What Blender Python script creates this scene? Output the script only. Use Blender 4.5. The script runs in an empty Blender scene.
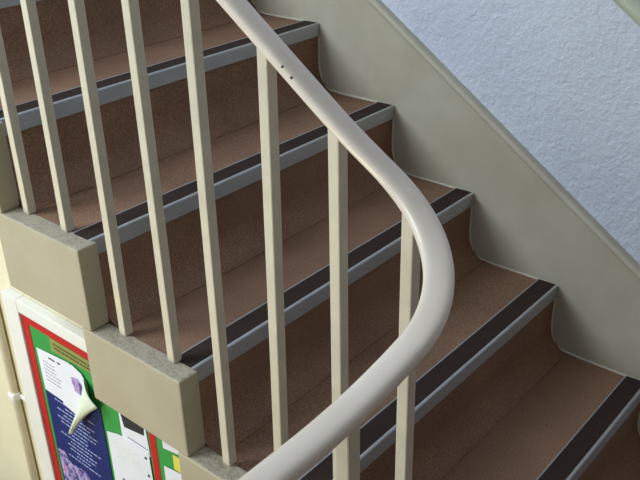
import bpy, bmesh, math, random
from mathutils import Vector, Matrix
random.seed(7)
SC = bpy.context.scene
COL = SC.collection

# ------------------------------------------------------------------ dimensions
G, RZ, COVE = 0.26, 0.18635, 0.044        # going, rise, cove foot in front of nosing
XO = -0.983                               # open end of the treads
XB = -1.029                               # outer face of the stepped edge blocks
K0, K1 = -3, 5                            # flight: lowest and highest nosing built
ZL = (K0 - 1) * RZ                        # half landing level
ZF = ZL - 9 * RZ                          # lower hall floor
LANDY = K0 * G - COVE                     # landing starts at the foot of the last riser

# ------------------------------------------------------------------ materials
def new_mat(name, rough=0.5, metal=0.0, spec=0.5):
    m = bpy.data.materials.new(name)
    m.use_nodes = True
    nt = m.node_tree
    b = nt.nodes['Principled BSDF']
    b.inputs['Roughness'].default_value = rough
    b.inputs['Metallic'].default_value = metal
    b.inputs['Specular IOR Level'].default_value = spec
    return m, nt, b

def noise_node(nt, scale, detail=4, rough=0.6, vec=None):
    n = nt.nodes.new('ShaderNodeTexNoise')
    n.inputs['Scale'].default_value = scale
    n.inputs['Detail'].default_value = detail
    n.inputs['Roughness'].default_value = rough
    if vec is None:
        vec = nt.nodes.new('ShaderNodeTexCoord').outputs['Object']
    nt.links.new(vec, n.inputs['Vector'])
    return n

def ramp(nt, fac, stops):
    r = nt.nodes.new('ShaderNodeValToRGB')
    e = r.color_ramp.elements
    while len(e) < len(stops):
        e.new(0.5)
    for el, (p, c) in zip(e, stops):
        el.position = p
        el.color = (*c, 1)
    nt.links.new(fac, r.inputs['Fac'])
    return r

def add_bump(nt, b, height, strength, dist):
    bp = nt.nodes.new('ShaderNodeBump')
    bp.inputs['Strength'].default_value = strength
    bp.inputs['Distance'].default_value = dist
    nt.links.new(height, bp.inputs['Height'])
    nt.links.new(bp.outputs['Normal'], b.inputs['Normal'])

def mixrgb(nt, fac, a, bcol):
    m = nt.nodes.new('ShaderNodeMix')
    m.data_type = 'RGBA'
    for v, i in ((fac, 0), (a, 6), (bcol, 7)):
        if hasattr(v, 'is_linked'):
            nt.links.new(v, m.inputs[i])
        else:
            m.inputs[i].default_value = (*v, 1) if isinstance(v, tuple) else v
    return m.outputs[2]

def plain(name, col, rough=0.55, var=0.08, scale=9, metal=0.0, bump=0.0):
    m, nt, b = new_mat(name, rough, metal)
    n = noise_node(nt, scale)
    lo = tuple(c * (1 - var) for c in col)
    hi = tuple(min(1, c * (1 + var)) for c in col)
    r = ramp(nt, n.outputs['Fac'], [(0.3, lo), (0.7, hi)])
    nt.links.new(r.outputs['Color'], b.inputs['Base Color'])
    if bump:
        n2 = noise_node(nt, scale * 12)
        add_bump(nt, b, n2.outputs['Fac'], 0.4, bump)
    return m

def make_vinyl():
    m, nt, b = new_mat('brown_vinyl', 0.62, spec=0.35)
    n1 = noise_node(nt, 330, 2, 0.7)
    r1 = ramp(nt, n1.outputs['Fac'], [(0.34, (0.175, 0.096, 0.056)), (0.52, (0.290, 0.160, 0.095)), (0.68, (0.385, 0.232, 0.148))])
    n2 = noise_node(nt, 5.5, 3)
    r2 = ramp(nt, n2.outputs['Fac'], [(0.3, (0.80, 0.80, 0.80)), (0.72, (1.08, 1.06, 1.04))])
    mu = nt.nodes.new('ShaderNodeMix')
    mu.data_type = 'RGBA'
    mu.blend_type = 'MULTIPLY'
    mu.inputs[0].default_value = 1
    nt.links.new(r1.outputs['Color'], mu.inputs[6])
    nt.links.new(r2.outputs['Color'], mu.inputs[7])
    nt.links.new(mu.outputs[2], b.inputs['Base Color'])
    n3 = noise_node(nt, 24, 3)
    add_bump(nt, b, n3.outputs['Fac'], 0.3, 0.004)
    return m

def make_wallpaper():
    m, nt, b = new_mat('white_textured_wall_paint', 0.6)
    n = noise_node(nt, 95, 5, 0.62)
    n4 = noise_node(nt, 38, 3, 0.6)
    ad = nt.nodes.new('ShaderNodeMath'); ad.operation = 'ADD'
    nt.links.new(n.outputs['Fac'], ad.inputs[0]); nt.links.new(n4.outputs['Fac'], ad.inputs[1])
    r = ramp(nt, noise_node(nt, 3).outputs['Fac'], [(0.3, (0.66, 0.71, 0.80)), (0.7, (0.71, 0.76, 0.85))])
    nt.links.new(r.outputs['Color'], b.inputs['Base Color'])
    add_bump(nt, b, ad.outputs[0], 0.8, 0.006)
    return m

def make_cream_block():
    """cream gloss paint on the edge blocks; upward faces carry worn grey speckle and grime"""
    m, nt, b = new_mat('cream_masonry_paint', 0.5)
    base = ramp(nt, noise_node(nt, 7, 4).outputs['Fac'], [(0.3, (0.41, 0.36, 0.245)), (0.7, (0.465, 0.415, 0.295))])
    geo = nt.nodes.new('ShaderNodeNewGeometry')
    sep = nt.nodes.new('ShaderNodeSeparateXYZ')
    nt.links.new(geo.outputs['True Normal'], sep.inputs[0])
    up = nt.nodes.new('ShaderNodeMath'); up.operation = 'GREATER_THAN'; up.inputs[1].default_value = 0.8
    nt.links.new(sep.outputs['Z'], up.inputs[0])
    sp = ramp(nt, noise_node(nt, 170, 3, 0.7).outputs['Fac'], [(0.34, (0.22, 0.18, 0.13)), (0.52, (0.40, 0.345, 0.26)), (0.7, (0.50, 0.44, 0.34))])
    st = ramp(nt, noise_node(nt, 26, 4, 0.65).outputs['Fac'], [(0.30, (0.25, 0.25, 0.25)), (0.58, (0.95, 0.95, 0.95))])
    ml = nt.nodes.new('ShaderNodeMath'); ml.operation = 'MULTIPLY'
    nt.links.new(up.outputs[0], ml.inputs[0]); nt.links.new(st.outputs['Color'], ml.inputs[1])
    m2 = mixrgb(nt, ml.outputs[0], base.outputs['Color'], sp.outputs['Color'])
    nt.links.new(m2, b.inputs['Base Color'])
    add_bump(nt, b, noise_node(nt, 140, 3).outputs['Fac'], 0.25, 0.002)
    return m

def make_rail_paint(chips):
    m, nt, b = new_mat('cream_rail_paint', 0.23)
    base = ramp(nt, noise_node(nt, 14, 5).outputs['Fac'], [(0.3, (0.80, 0.69, 0.555)), (0.7, (0.86, 0.76, 0.625))])
    tc = nt.nodes.new('ShaderNodeTexCoord').outputs['Object']
    nz = noise_node(nt, 160, 3, vec=tc)
    cur = base.outputs['Color']
    for (c, rad) in chips:                 # small chips knocked out of the paint
        d = nt.nodes.new('ShaderNodeVectorMath'); d.operation = 'DISTANCE'
        nt.links.new(tc, d.inputs[0]); d.inputs[1].default_value = c
        a = nt.nodes.new('ShaderNodeMath'); a.operation = 'MULTIPLY_ADD'
        nt.links.new(nz.outputs['Fac'], a.inputs[0]); a.inputs[1].default_value = 0.009
        nt.links.new(d.outputs['Value'], a.inputs[2])
        lt = nt.nodes.new('ShaderNodeMath'); lt.operation = 'LESS_THAN'
        nt.links.new(a.outputs[0], lt.inputs[0]); lt.inputs[1].default_value = rad + 0.0042
        cur = mixrgb(nt, lt.outputs[0], cur, (0.10, 0.085, 0.07))
    nt.links.new(cur, b.inputs['Base Color'])
    add_bump(nt, b, noise_node(nt, 60, 4).outputs['Fac'], 0.15, 0.002)
    return m

def make_skirt():
    m, nt, b = new_mat('cream_skirt_paint', 0.42)
    base = ramp(nt, noise_node(nt, 5, 5, 0.6).outputs['Fac'], [(0.32, (0.50, 0.45, 0.33)), (0.68, (0.60, 0.56, 0.44))])
    nt.links.new(base.outputs['Color'], b.inputs['Base Color'])
    add_bump(nt, b, noise_node(nt, 30, 4).outputs['Fac'], 0.2, 0.003)
    return m

def make_picture():
    """the blue poster's printed night photograph: violet and pink streaks on dark"""
    m, nt, b = new_mat('printed_flower_picture', 0.45)
    n = noise_node(nt, 34, 5, 0.7)
    r = ramp(nt, n.outputs['Fac'], [(0.34, (0.03, 0.03, 0.07)), (0.47, (0.13, 0.12, 0.34)), (0.56, (0.55, 0.45, 0.75)), (0.63, (0.50, 0.05, 0.30)), (0.75, (0.75, 0.7, 0.85))])
    nt.links.new(r.outputs['Color'], b.inputs['Base Color'])
    return m

M = {
    'vinyl': make_vinyl(),
    'wallpaper': make_wallpaper(),
    'block': make_cream_block(),
    'skirt': make_skirt(),
    'cream': plain('cream_wall_paint', (0.78, 0.73, 0.52), 0.6, 0.06, 4),
    'baluster': plain('cream_baluster_paint', (0.66, 0.60, 0.45), 0.42, 0.07, 22, bump=0.001),
    'alu': plain('brushed_aluminium', (0.44, 0.445, 0.445), 0.45, 0.05, 30, metal=0.4),
    'grip': plain('dark_brown_grip_rubber', (0.045, 0.030, 0.025), 0.75, 0.25, 300),
    'ceiling': plain('white_ceiling_paint', (0.8, 0.8, 0.8), 0.7, 0.03),
    'white': plain('white_gloss_paint', (0.82, 0.82, 0.80), 0.35, 0.03),
    'green': plain('green_board_paper', (0.03, 0.30, 0.05), 0.6, 0.10),
    'red': plain('red_border_paper', (0.50, 0.012, 0.012), 0.5, 0.10),
    'paper': plain('white_paper', (0.76, 0.78, 0.84), 0.7, 0.04),
    'paper_back': plain('pale_green_paper_back', (0.70, 0.78, 0.62), 0.7, 0.05),
    'ink': plain('black_ink', (0.02, 0.02, 0.025), 0.6, 0.1),
    'greyink': plain('grey_ink', (0.30, 0.31, 0.36), 0.6, 0.1),
    'blue': plain('navy_poster_print', (0.012, 0.024, 0.15), 0.4, 0.15),
    'paleink': plain('pale_poster_lettering', (0.34, 0.40, 0.62), 0.5, 0.1),
    'olive': plain('olive_label_card', (0.26, 0.28, 0.07), 0.6, 0.12, 60),
    'oliveink': plain('dark_olive_lettering', (0.10, 0.11, 0.03), 0.6, 0.1),
    'yellow': plain('yellow_paper', (0.75, 0.68, 0.10), 0.6, 0.08),
    'picture': make_picture(),
    'frame': plain('white_frame_paint', (0.80, 0.80, 0.74), 0.4, 0.04),
    'pale': plain('pale_green_gloss_paint', (0.50, 0.56, 0.42), 0.4, 0.06),
    'soft': plain('off_white_caulk', (0.70, 0.67, 0.56), 0.6, 0.05),
    'low_bounce': plain('beige_low_bounce_paint', (0.35, 0.30, 0.26), 0.6, 0.05),  # invented darker tone for the unseen front wall, limits its bounced light
}
M['grip'].node_tree.nodes['Principled BSDF'].inputs['Specular IOR Level'].default_value = 0.08

# ------------------------------------------------------------------ mesh helpers
def obj(name, bm, mat, parent=None, smooth=False, bevel=0.0, segs=2):
    """link bm (built in world coordinates) as one mesh object under parent"""
    bmesh.ops.recalc_face_normals(bm, faces=bm.faces)
    if parent is not None:
        off = Vector((0, 0, 0))
        p = parent
        while p is not None:
            off += p.location
            p = p.parent
        bmesh.ops.translate(bm, verts=bm.verts, vec=-off)
    me = bpy.data.meshes.new(name)
    bm.to_mesh(me)
    bm.free()
    for mt in (mat if isinstance(mat, (list, tuple)) else [mat]):
        me.materials.append(mt)
    if smooth:
        for f in me.polygons:
            f.use_smooth = True
        if smooth == 'angle':
            me.set_sharp_from_angle(angle=math.radians(30))
    o = bpy.data.objects.new(name, me)
    COL.objects.link(o)
    if parent is not None:
        o.parent = parent
    if bevel:
        md = o.modifiers.new('bevel', 'BEVEL')
        md.width = bevel
        md.segments = segs
        md.limit_method = 'ANGLE'
        md.angle_limit = math.radians(40)
    return o

def empty(name, loc, label, cat, group=None):
    o = bpy.data.objects.new(name, None)
    COL.objects.link(o)
    o.location = loc
    o.empty_display_size = 0.1
    tag(o, label, cat, group)
    return o

def tag(o, label, cat, group=None):
    o['label'] = label
    o['category'] = cat
    if group:
        o['group'] = group
    return o

def struct(name, bm, mat, **kw):
    o = obj(name, bm, mat, **kw)
    o['kind'] = 'structure'
    return o

def add_box(bm, x0, x1, y0, y1, z0, z1):
    v = [bm.verts.new(p) for p in ((x0, y0, z0), (x1, y0, z0), (x1, y1, z0), (x0, y1, z0), (x0, y0, z1), (x1, y0, z1), (x1, y1, z1), (x0, y1, z1))]
    for f in ((0, 3, 2, 1), (4, 5, 6, 7), (0, 1, 5, 4), (1, 2, 6, 5), (2, 3, 7, 6), (3, 0, 4, 7)):
        bm.faces.new([v[i] for i in f])
    return bm

def box(*a):
    return add_box(bmesh.new(), *a)

def add_prism_x(bm, poly, x0, x1):
    """polygon of (y, z) points extruded along x"""
    a = [bm.verts.new((x0, y, z)) for y, z in poly]
    b = [bm.verts.new((x1, y, z)) for y, z in poly]
    n = len(poly)
    bm.faces.new(a)
    bm.faces.new(b[::-1])
    for i in range(n):
        j = (i + 1) % n
        bm.faces.new((a[j], a[i], b[i], b[j]))
    return bm

def prism_x(poly, x0, x1):
    return add_prism_x(bmesh.new(), poly, x0, x1)

def sweep(path, section, closed_ends=True, up=Vector((0, 0, 1))):
    """sweep a closed (u sideways, v upwards) section along a 3D path"""
    bm = bmesh.new()
    rings = []
    P = [Vector(p) for p in path]
    for i, p in enumerate(P):
        t = (P[min(i + 1, len(P) - 1)] - P[max(i - 1, 0)]).normalized()
        s = t.cross(up).normalized()
        u = s.cross(t).normalized()
        rings.append([bm.verts.new(p + s * a + u * b) for a, b in section])
    n = len(section)
    for r0, r1 in zip(rings[:-1], rings[1:]):
        for i in range(n):
            j = (i + 1) % n
            bm.faces.new((r0[i], r0[j], r1[j], r1[i]))
    if closed_ends:
        bm.faces.new(rings[0][::-1])
        bm.faces.new(rings[-1])
    return bm

def rounded_section(w, h, r, seg=5):
    pts = []
    for cx, cy, a0 in ((w / 2 - r, h / 2 - r, 0), (-w / 2 + r, h / 2 - r, 90), (-w / 2 + r, -h / 2 + r, 180), (w / 2 - r, -h / 2 + r, 270)):
        for k in range(seg + 1):
            a = math.radians(a0 + 90 * k / seg)
            pts.append((cx + r * math.cos(a), cy + r * math.sin(a)))
    return pts

def circle_section(r, n=16):
    return [(r * math.cos(2 * math.pi * k / n), r * math.sin(2 * math.pi * k / n)) for k in range(n)]

# ------------------------------------------------------------------ the stairwell shell
XW = 0.016                                # finished face of the stair wall
XL = -2.75                                # face of the outer wall
YN, YP = -2.5, 3.6
ZC = 3.3
struct('wall_right', box(XW, XW + 0.2, YN, YP, ZF, ZC), M['wallpaper'])
struct('wall_front', box(XL, XW, YN - 0.2, YN, ZF, ZC), M['low_bounce'])
struct('wall_back', box(XL, XW, YP, YP + 0.2, ZF, ZC), M['wallpaper'])
struct('ceiling', box(XL - 0.2, XW + 0.2, YN - 0.2, YP + 0.2, ZC, ZC + 0.15), M['ceiling'])
struct('floor', box(XL, XW, YN, YP, ZF - 0.15, ZF), M['vinyl'])
struct('floor_landing', box(XL, XW, YN, LANDY, ZL - 0.15, ZL), M['vinyl'])
struct('floor_upper', box(XO, XW, (K1 + 1) * G - COVE, YP, K1 * RZ - 0.12, K1 * RZ), M['vinyl'])

# outer wall with the stair window
WY0, WY1, WZ0, WZ1 = 0.6, 2.6, 0.7, 2.8
bm = bmesh.new()
add_box(bm, XL - 0.2, XL, YN, WY0, ZF, ZC)
add_box(bm, XL - 0.2, XL, WY1, YP, ZF, ZC)
add_box(bm, XL - 0.2, XL, WY0, WY1, ZF, WZ0)
add_box(bm, XL - 0.2, XL, WY0, WY1, WZ1, ZC)
struct('wall_left', bm, M['wallpaper'])
bm = bmesh.new()
t = 0.05
add_box(bm, XL - 0.14, XL - 0.08, WY0, WY0 + t, WZ0, WZ1)
add_box(bm, XL - 0.14, XL - 0.08, WY1 - t, WY1, WZ0, WZ1)
add_box(bm, XL - 0.14, XL - 0.08, WY0 + t, WY1 - t, WZ0, WZ0 + t)
add_box(bm, XL - 0.14, XL - 0.08, WY0 + t, WY1 - t, WZ1 - t, WZ1)
add_box(bm, XL - 0.13, XL - 0.09, (WY0 + WY1) / 2 - 0.02, (WY0 + WY1) / 2 + 0.02, WZ0 + t, WZ1 - t)
win = struct('window_1', bm, M['white'])

# wall below the flight, set back from the stepped edge blocks
XS = -0.95
def soffit(y):                            # safely under the treads
    return (y - 0.02) * RZ / G - RZ - 0.10
poly = [(LANDY, ZF), (YP, ZF), (YP, K1 * RZ - 0.125), ((K1 + 1) * G + 0.02, K1 * RZ - 0.125), ((K1 + 1) * G + 0.02, K1 * RZ - 0.063)]
for k in range(K1, K0, -1):
    poly += [(k * G + 0.02, k * RZ - 0.063), (k * G + 0.02, (k - 1) * RZ - 0.063)]
poly += [(K0 * G + 0.02, K0 * RZ - 0.063), (K0 * G + 0.02, ZL - 0.151), (LANDY, ZL - 0.151)]
struct('wall_inner', prism_x(poly, XS, XS + 0.08), M['cream'])

# skirting string on the stair wall, with its bead moulding
def sk(y):                                # upper edge of the bead on the wall
    return 0.231 + 0.682 * y
ya, yb = LANDY - 0.04, (K1 + 1) * G
poly = [(ya, ZL + 0.001), (ya, sk(ya) - 0.02), (yb, sk(yb) - 0.02), (yb, K1 * RZ - 0.10)]
poly += [(LANDY + 0.5, ZL + 0.001)]
struct('baseboard_right', prism_x(poly, 0.004, XW), M['skirt'])
sec = []
d = Vector((0, 1, 0.682)).normalized()
bead = []
for k in range(9):
    a = math.radians(-90 + 180 * k / 8)
    bead.append((math.sin(a) * 0.0095, math.cos(a) * 0.009))
bm = bmesh.new()
rings = []
for yy in (ya, yb):
    c = Vector((0, yy, sk(yy) - 0.0115))
    nrm = Vector((0, -0.682, 1)).normalized()
    rings.append([bm.verts.new(c + nrm * u + Vector((-w + 0.0, 0, 0))) for u, w in bead] + [bm.verts.new(c + nrm * 0.0095 + Vector((XW, 0, 0))), bm.verts.new(c - nrm * 0.0095 + Vector((XW, 0, 0)))])
n = len(rings[0])
for i in range(n):
    j = (i + 1) % n
    bm.faces.new((rings[0][i], rings[0][j], rings[1][j], rings[1][i]))
bm.faces.new(rings[0]); bm.faces.new(rings[1][::-1])
struct('trim_1', bm, M['skirt'])
# thin caulked joint between the string and the steps
path = []
for k in range(K1, K0 - 1, -1):
    y, z = k * G, k * RZ
    path += [(0.003, y + G - 0.07, z), (0.003, y + 0.06, z), (0.003, y + 0.001, z - 0.001), (0.003, y + 0.004, z - 0.05), (0.003, y + 0.005, z - RZ + 0.07)]
    path += [(0.003, y - 0.0, z - RZ + 0.035), (0.003, y - 0.011, z - RZ + 0.014), (0.003, y - 0.027, z - RZ + 0.003)]
struct('trim_2', sweep(path, circle_section(0.0028, 6), up=Vector((1, 0, 0))), M['soft'])

# ------------------------------------------------------------------ the staircase
stair = empty('staircase', (XO, LANDY, ZL), 'straight flight of brown vinyl stairs with cream stepped open edge, climbing along the wall', 'staircase')
KERB = {-1: 0.003, -2: 0.012, -3: 0.012}     # the lower blocks stand slightly proud of their treads
def step_profile(k):
    y, z = k * G, k * RZ
    pts = [(y + 0.006, z - 0.0015), (y + 0.006, z - 0.03), (y + 0.006, z - 0.08), (y + 0.006, z - RZ + 0.075)]
    w, h = 0.006 + COVE + 0.002, 0.075 - 0.0015    # soft coved foot of the riser
    for i in range(1, 13):
        a = math.radians(90 * i / 12)
        pts.append((y + 0.006 - w * (1 - math.cos(a)), z - RZ + 0.075 - (h + 0.0014) * math.sin(a)))
    pts += [(y - COVE - 0.002, z - RZ - 0.06), (y + 0.018, z - RZ - 0.06), (y + 0.018, z - 0.06), (y + G - COVE - 0.002, z - 0.06), (y + G - COVE - 0.002, z - 0.0015)]
    return pts
for k in range(K0, K1 + 1):
    y, z = k * G, k * RZ
    prof = step_profile(k)
    st = obj('step', prism_x(prof, XO, 0.004), M['vinyl'], stair, smooth='angle')
    # aluminium nosing: top plate with two raised lips, rounded front and a down-turned face
    nb = bmesh.new()
    x0, x1 = XO - 0.008, 0.0035
    prof = [(y + 0.056, z - 0.0012), (y + 0.056, z + 0.0022), (y + 0.0535, z + 0.0022), (y + 0.0525, z + 0.0006),
            (y + 0.0075, z + 0.0006), (y + 0.0065, z + 0.0022), (y + 0.0022, z + 0.0022), (y + 0.0005, z + 0.0012), (y - 0.0004, z - 0.0008),
            (y - 0.0002, z - 0.0325), (y + 0.0008, z - 0.034), (y + 0.0055, z - 0.034), (y + 0.0055, z - 0.0012)]
    add_prism_x(nb, prof, x0, x1)
    obj('nosing', nb, M['alu'], st)
    gb = prism_x([(y + 0.0077, z + 0.0006), (y + 0.0523, z + 0.0006), (y + 0.0523, z + 0.0019), (y + 0.0077, z + 0.0019)], x0 + 0.0005, x1 - 0.0005)
    gs = obj('grip_strip', gb, M['grip'], st)
    gs['label'] = 'dark brown rubber grip strip'
    # stepped edge block
    bb = box(XB, XO, y - 0.012, y + G + 0.02, z - RZ + KERB.get(k - 1, 0.0), z + KERB.get(k, 0.0))
    kb = obj('edge_block', bb, M['block'], stair, bevel=0.004)
    kb['label'] = 'cream painted edge block with scuffed grey top'

# ------------------------------------------------------------------ the balustrade
RX, RY0, RR, RZ0, RS, RLZ, RE = -0.987, -0.685, 0.169, 0.321, 0.730, 0.553, 0.100
def rail_z(l):
    if l <= -RE:
        return RZ0 - RS * l
    u = min(1.0, (l + RE) / RLZ)
    return RZ0 + RS * RE - RS * RLZ * (u - u * u / 2)
def rail_path():
    pts = []
    n = 70
    for i in range(n):
        y = 1.75 + (RY0 - 1.75) * i / n
        pts.append((RX, y, rail_z(RY0 - y)))
    L = math.pi * RR / 2
    for i in range(33):
        a = math.pi / 2 * i / 32
        pts.append((RX - RR * (1 - math.cos(a)), RY0 - RR * math.sin(a), rail_z(L * i / 32)))
    for i in range(1, 41):
        x = 1.2 * i / 40
        pts.append((RX - RR - x, RY0 - RR, rail_z(L + x)))
    return pts
W_R, H_R = 0.0365, 0.0185
bal = empty('balustrade', (RX, RY0, ZL), 'cream painted metal balustrade with square bars and curved handrail on the open stair edge', 'balustrade')
def rail_section():
    """capping rail: nearly flat top and underside, well rounded edges"""
    pts = []
    for k in range(36):
        a = 2 * math.pi * k / 36
        c, s = math.cos(a), math.sin(a)
        u = W_R / 2 * (abs(c) ** 0.6) * (1 if c >= 0 else -1)
        v = H_R / 2 * (abs(s) ** 0.6) * (1 if s >= 0 else -1) + (0.0012 * (1 - (2 * u / W_R) ** 2) if s > 0 else 0)
        pts.append((u, v))
    return pts
chips = [((-0.0171, 0.148, 1.1819), 0.0022), ((-0.0177, 0.1332, 1.170), 0.0022), ((-0.0645, -0.1525, 1.013), 0.0035), ((-0.054, -0.147, 1.017), 0.003), ((-0.0824, -0.1575, 1.0089), 0.002), ((0.012, 0.07, 1.14), 0.0025)]
M['rail'] = make_rail_paint(chips)
hr = obj('handrail', sweep(rail_path(), rail_section()), M['rail'], bal, smooth=True)
SQ = 0.0195
def baluster(x, y, z0, z1, lean=0.0):
    b = box(x - SQ / 2, x + SQ / 2, y - SQ / 2, y + SQ / 2, z0, z1)
    for v in b.verts:
        if v.co.z > (z0 + z1) / 2:
            v.co.y += lean
    return obj('baluster', b, M['baluster'], bal, bevel=0.0022)
# two bars on every step: small setting-out error and lean of each, counted from the foot of the flight
OFF = {0: (-0.005, -0.001), 1: (-0.009, -0.004), 2: (-0.009, -0.016), 3: (-0.007, -0.006), 4: (-0.012, 0.003), 5: (-0.002, 0.0), 6: (0.010, -0.004), 7: (0.008, 0.0)}
for i in range(17):
    dy, lean = OFF.get(i, (0.008, 0.0))
    y = -0.735 + 0.1336 * i + dy
    k = math.floor((y + 0.012) / G)
    x = RX if y > RY0 else RX - RR * (1 - math.cos(math.asin((RY0 - y) / RR)))
    if y > 1.3:
        break
    yt = y + lean
    l = RY0 - yt if yt > RY0 else RR * math.asin((RY0 - yt) / RR)
    baluster(x, y, k * RZ + KERB.get(k, 0.0), rail_z(l) - H_R / 2 + 0.006, lean)
L_ = math.pi * RR / 2
for x in [-1.269 - 0.132 * i for i in range(8)]:                  # bars on the landing edge
    baluster(x, RY0 - RR, ZL, rail_z(L_ + (RX - RR - x)) - H_R / 2 + 0.006)

# ------------------------------------------------------------------ wall handrail, upper right corner
wh = empty('wall_handrail', (XW, -0.9, -0.1), 'pale green round handrail fixed to the textured wall, top right corner', 'handrail')
def wz(y):
    return 0.797 + 0.70 * y
obj('rail', sweep([(-0.055, yy, wz(yy)) for yy in (-1.25, -0.6, 0.0, 0.8, 1.5)], circle_section(0.021)), M['pale'], wh, smooth=True)
for yy in (-1.05, 0.1, 1.2):
    bm = sweep([(XW, yy, wz(yy) - 0.07), (-0.02, yy, wz(yy) - 0.07), (-0.045, yy, wz(yy) - 0.055), (-0.055, yy, wz(yy) - 0.018)], circle_section(0.006, 10), up=Vector((0, 1, 0)))
    obj('bracket', bm, M['baluster'], wh, smooth=True)

# ------------------------------------------------------------------ notice board under the flight
XBD = -0.966                              # face of the board
def sheet(poly, layer, t=0.0010):
    """flat (y, z) polygon lying on the board face"""
    x1 = XBD - 0.0012 * layer
    return prism_x(poly, x1 - t, x1)
nb_ = empty('notice_board', (XS, 0.1, -1.15), 'large green notice board with red border in a white frame under the stairs', 'notice board')
Y0, Y1, ZB, ZT = -0.19, 0.382, -1.15, -0.318
obj('board_panel', box(XBD, XS, Y0, Y1, ZB, ZT), M['green'], nb_)
bm = bmesh.new()
add_box(bm, XBD - 0.008, XS, Y1, Y1 + 0.064, ZB - 0.05, ZT + 0.035)
add_box(bm, XBD - 0.008, XS, Y0 - 0.05, Y0, ZB - 0.05, ZT + 0.035)
add_box(bm, XBD - 0.008, XS, Y0, Y1, ZT, ZT + 0.035)
add_box(bm, XBD - 0.008, XS, Y0, Y1, ZB - 0.05, ZB)
obj('frame', bm, M['frame'], nb_, bevel=0.003)
bm = bmesh.new()
add_box(bm, XBD - 0.0013, XBD, Y1 - 0.026, Y1, ZB, ZT)
add_box(bm, XBD - 0.0013, XBD, Y0, Y1 - 0.026, ZT - 0.027, ZT)
o = obj('border_strip', bm, M['red'], nb_); o['label'] = 'red border strip along the edge'
o = obj('border_strip', sheet([(-0.064, ZT - 0.027), (-0.086, ZT - 0.027), (-0.086, ZB), (-0.064, ZB)], 0), M['red'], nb_)
o['label'] = 'red vertical border strip dividing the board'

def lines(poly_rows, layer, t=0.0006):
    bm = bmesh.new()
    x1 = XBD - 0.0012 * layer
    for (ya_, yb_, zc, h) in poly_rows:
        add_box(bm, x1 - t, x1, min(ya_, yb_), max(ya_, yb_), zc - h / 2, zc + h / 2)
    return bm

def paper(name, poly, layer, mat, label, cat):
    c = (XBD, sum(p[0] for p in poly) / len(poly), min(p[1] for p in poly))
    e = empty(name, c, label, cat)
    obj('sheet', sheet(poly, layer), mat, e)
    return e

def dashes(y0, y1, z0, z1, n, h, fill=(0.4, 0.95), center=False):
    rows = []
    for i in range(n):
        z = z0 + (z1 - z0) * (i + 0.5) / n
        w = (y0 - y1) * random.uniform(*fill)
        a = (y0 + y1) / 2 + w / 2 if center else y0
        pos = a
        while pos > a - w:
            l = random.uniform(0.006, 0.02)
            rows.append((pos, max(pos - l, a - w), z, h))
            pos -= l + 0.003
    return rows

# olive title card
e = paper('title_card', [(0.272, -0.346), (0.10, -0.346), (0.10, -0.378), (0.272, -0.384)], 1, M['olive'], 'olive green title card with dark lettering at top of notice board', 'card')
obj('lettering', lines(dashes(0.258, 0.11, -0.353, -0.375, 2, 0.0055, (0.9, 1.0)), 1.9), M['oliveink'], e)
# navy poster
e = paper('poster', [(0.338, -0.505), (0.108, -0.47), (0.108, -0.95), (0.345, -0.95)], 1, M['blue'], 'navy blue poster with pale lettering and a flower picture', 'poster')
rows = dashes(0.315, 0.13, -0.53, -0.71, 14, 0.0034, (0.3, 0.95), True)
obj('lettering', lines(rows, 1.9), M['paleink'], e)
pic = [(0.336, -0.715)]
for i in range(9):
    yy = 0.336 - 0.218 * i / 8
    pic.append((yy, -0.712 + 0.012 * math.sin(i * 2.1) - 0.006 * i))
pic += [(0.118, -0.94), (0.336, -0.94)]
obj('printed_picture', sheet(pic[1:], 1.85, 0.0006), M['picture'], e)
# white notice on the upper left, over the poster's top
e = paper('notice', [(0.338, -0.402), (0.205, -0.388), (0.235, -0.526), (0.336, -0.524)], 2, M['paper'], 'white notice sheet with grey lines at upper left of the board', 'notice')
obj('lettering', lines([(0.29, 0.265, -0.411, 0.004), (0.255, 0.225, -0.409, 0.004)], 2.9), M['ink'], e)
obj('small_print', lines(dashes(0.318, 0.245, -0.425, -0.49, 6, 0.0022, (0.6, 0.95)), 2.9), M['greyink'], e)
# white leaflet with a coloured picture, its corner curling off the board
e = empty('leaflet', (XBD, 0.2, -0.59), 'white leaflet with small purple picture, lower corner curling off the board', 'leaflet')
bm = prism_x([(0.238, -0.392), (0.19, -0.387), (0.158, -0.396), (0.142, -0.415), (0.142, -0.46), (0.19, -0.545), (0.262, -0.531)], XBD - 0.0012 * 3 - 0.001, XBD - 0.0012 * 3)
obj('sheet', bm, M['paper'], e)
bm = prism_x([(0.205, -0.425), (0.178, -0.418), (0.158, -0.432), (0.153, -0.468), (0.172, -0.465), (0.195, -0.462)], XBD - 0.0012 * 3.9 - 0.0006, XBD - 0.0012 * 3.9)
obj('printed_picture', bm, M['picture'], e)
# curled flap: strip of quads that leaves the sheet and bends back
bm = bmesh.new()
nu, nv = 8, 8
A, B_ = Vector((XBD - 0.0046, 0.152, -0.405)), Vector((XBD - 0.0046, 0.196, -0.545))
T0, T1 = Vector((XBD - 0.022, 0.085, -0.446)), Vector((XBD - 0.030, 0.200, -0.576))
grid = []
for i in range(nu + 1):
    u = i / nu
    p0 = A.lerp(B_, u)
    p1 = T0.lerp(T1, u)
    row = []
    for j in range(nv + 1):
        v = j / nv
        p = p0.lerp(p1, v)
        p = p + Vector((-0.022 * math.sin(math.pi * v) * (0.35 + 0.65 * u), 0, 0.012 * math.sin(math.pi * u) * v))
        row.append(bm.verts.new(p))
    grid.append(row)
for i in range(nu):
    for j in range(nv):
        bm.faces.new((grid[i][j], grid[i + 1][j], grid[i + 1][j + 1], grid[i][j + 1]))
o = obj('curled_corner', bm, M['paper_back'], e, smooth=True)
o['label'] = 'pale green curled corner'
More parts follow.
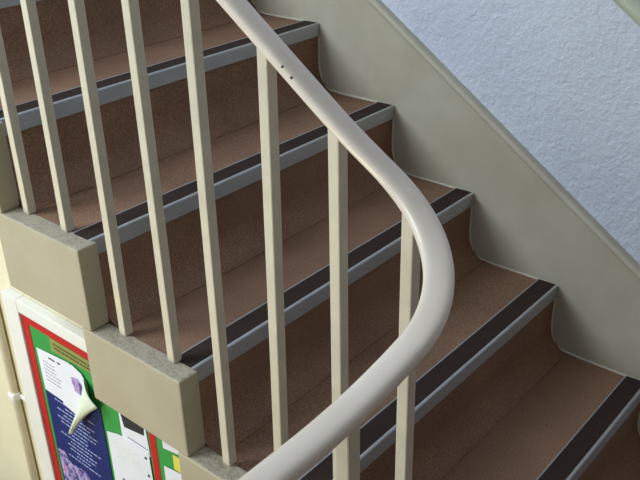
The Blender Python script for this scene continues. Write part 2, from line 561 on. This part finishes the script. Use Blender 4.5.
md = o.modifiers.new('thick', 'SOLIDIFY'); md.thickness = 0.0008
# sheet with a black heading band
e = paper('flyer', [(0.036, -0.436), (-0.056, -0.436), (-0.060, -0.52), (0.036, -0.525)], 1, M['paper'], 'white flyer with a black heading band, left of the red divider', 'flyer')
o = obj('heading_band', sheet([(0.030, -0.440), (-0.051, -0.440), (-0.048, -0.466), (0.022, -0.478)], 1.85, 0.0006), M['ink'], e)
obj('rule', lines([(0.015, -0.055, -0.503, 0.003)], 1.9), M['greyink'], e)
# white drawing sheet
e = paper('drawing_sheet', [(0.094, -0.528), (0.05, -0.514), (-0.056, -0.508), (-0.062, -0.72), (0.094, -0.72)], 2, M['paper'], 'white sheet with faint drawing, below the black-headed flyer', 'sheet of paper')
obj('lettering', lines(dashes(0.06, -0.04, -0.645, -0.66, 1, 0.006, (0.8, 0.9)), 2.9), M['ink'], e)
obj('small_print', lines(dashes(0.07, -0.03, -0.535, -0.59, 5, 0.0018, (0.5, 0.9)), 2.9), M['paper_back'], e)
for yy, zz in ((-0.044, -0.53), (-0.046, -0.58)):
    obj('pin', box(XBD - 0.0052, XBD - 0.0024, yy - 0.003, yy + 0.003, zz - 0.003, zz + 0.003), M['ink'], e, bevel=0.001)
# right of the divider
paper('card', [(-0.110, -0.440), (-0.163, -0.428), (-0.170, -0.455), (-0.110, -0.466)], 1, M['paper'], 'small white card at top right, right of the red divider', 'card')
paper('sticky_note', [(-0.140, -0.468), (-0.175, -0.465), (-0.175, -0.506), (-0.140, -0.508)], 1, M['yellow'], 'narrow yellow note between two white papers at the right edge', 'note')
e = paper('letter', [(-0.106, -0.517), (-0.175, -0.506), (-0.18, -0.70), (-0.104, -0.70)], 2, M['paper'], 'white letter sheet lowest at the right end of the board', 'letter')

# cable pipe with a clip, left of the board
pp = empty('conduit_pipe', (XS - 0.012, 0.53, ZF), 'thin cream vertical conduit pipe on the wall left of the notice board', 'pipe')
obj('pipe', sweep([(XS - 0.011, 0.52, ZF), (XS - 0.011, 0.52, -0.3), (XS - 0.011, 0.52, 0.02)], circle_section(0.011, 14), up=Vector((0, 1, 0))), M['baluster'], pp, smooth=True)
bm = bmesh.new()
add_box(bm, XS - 0.026, XS, 0.505, 0.535, -0.650, -0.625)
o = obj('clip', bm, M['white'], pp, bevel=0.006); o['label'] = 'white clip'
bm = box(XS - 0.007, XS, 0.478, 0.505, -0.645, -0.632)
obj('clip_tab', bm, M['white'], o, bevel=0.002)

# ------------------------------------------------------------------ light
def area(name, loc, target, sx, sy, power, col):
    l = bpy.data.lights.new(name, 'AREA')
    l.shape = 'RECTANGLE'
    l.size, l.size_y = sx, sy
    l.energy = power
    l.color = col
    o = bpy.data.objects.new(name, l)
    COL.objects.link(o)
    o.location = loc
    o.rotation_euler = (Vector(target) - Vector(loc)).to_track_quat('-Z', 'Y').to_euler()
    return o
# daylight entering by the stair window
area('window_daylight', (XL - 0.05, (WY0 + WY1) / 2, (WZ0 + WZ1) / 2), (0.0, 0.7, 0.6), WZ1 - WZ0 - 0.15, WY1 - WY0 - 0.15, 112, (0.80, 0.90, 1.0))
# lamp of the lower hall
area('hall_lamp', (-2.35, 0.45, -0.55), (-1.0, 0.1, -0.35), 0.5, 0.5, 10.5, (1.0, 0.88, 0.62))

w = bpy.data.worlds.new('sky')
SC.world = w
w.use_nodes = True
bg = w.node_tree.nodes['Background']
bg.inputs['Color'].default_value = (0.75, 0.87, 1.0, 1)
bg.inputs['Strength'].default_value = 0.8

# ------------------------------------------------------------------ camera
cam = bpy.data.cameras.new('camera')
cam.sensor_width = 36
cam.lens = 852.09 / 640 * 36
cam.clip_start = 0.02
co = bpy.data.objects.new('camera', cam)
COL.objects.link(co)
Rm = [[0.645644, -0.763316, -0.022191], [-0.366482, -0.284228, -0.885949], [0.669952, 0.58014, -0.463252]]
m = Matrix(((Rm[0][0], -Rm[1][0], -Rm[2][0]), (Rm[0][1], -Rm[1][1], -Rm[2][1]), (Rm[0][2], -Rm[1][2], -Rm[2][2]))).to_4x4()
m.translation = Vector((-1.79859, -1.28208, 0.74922))
co.matrix_world = m
SC.camera = co
SC.view_settings.view_transform = 'Standard'
SC.view_settings.look = 'None'
SC.view_settings.exposure = 0.0
SC.view_settings.gamma = 1.0
SC.view_settings.use_curve_mapping = False
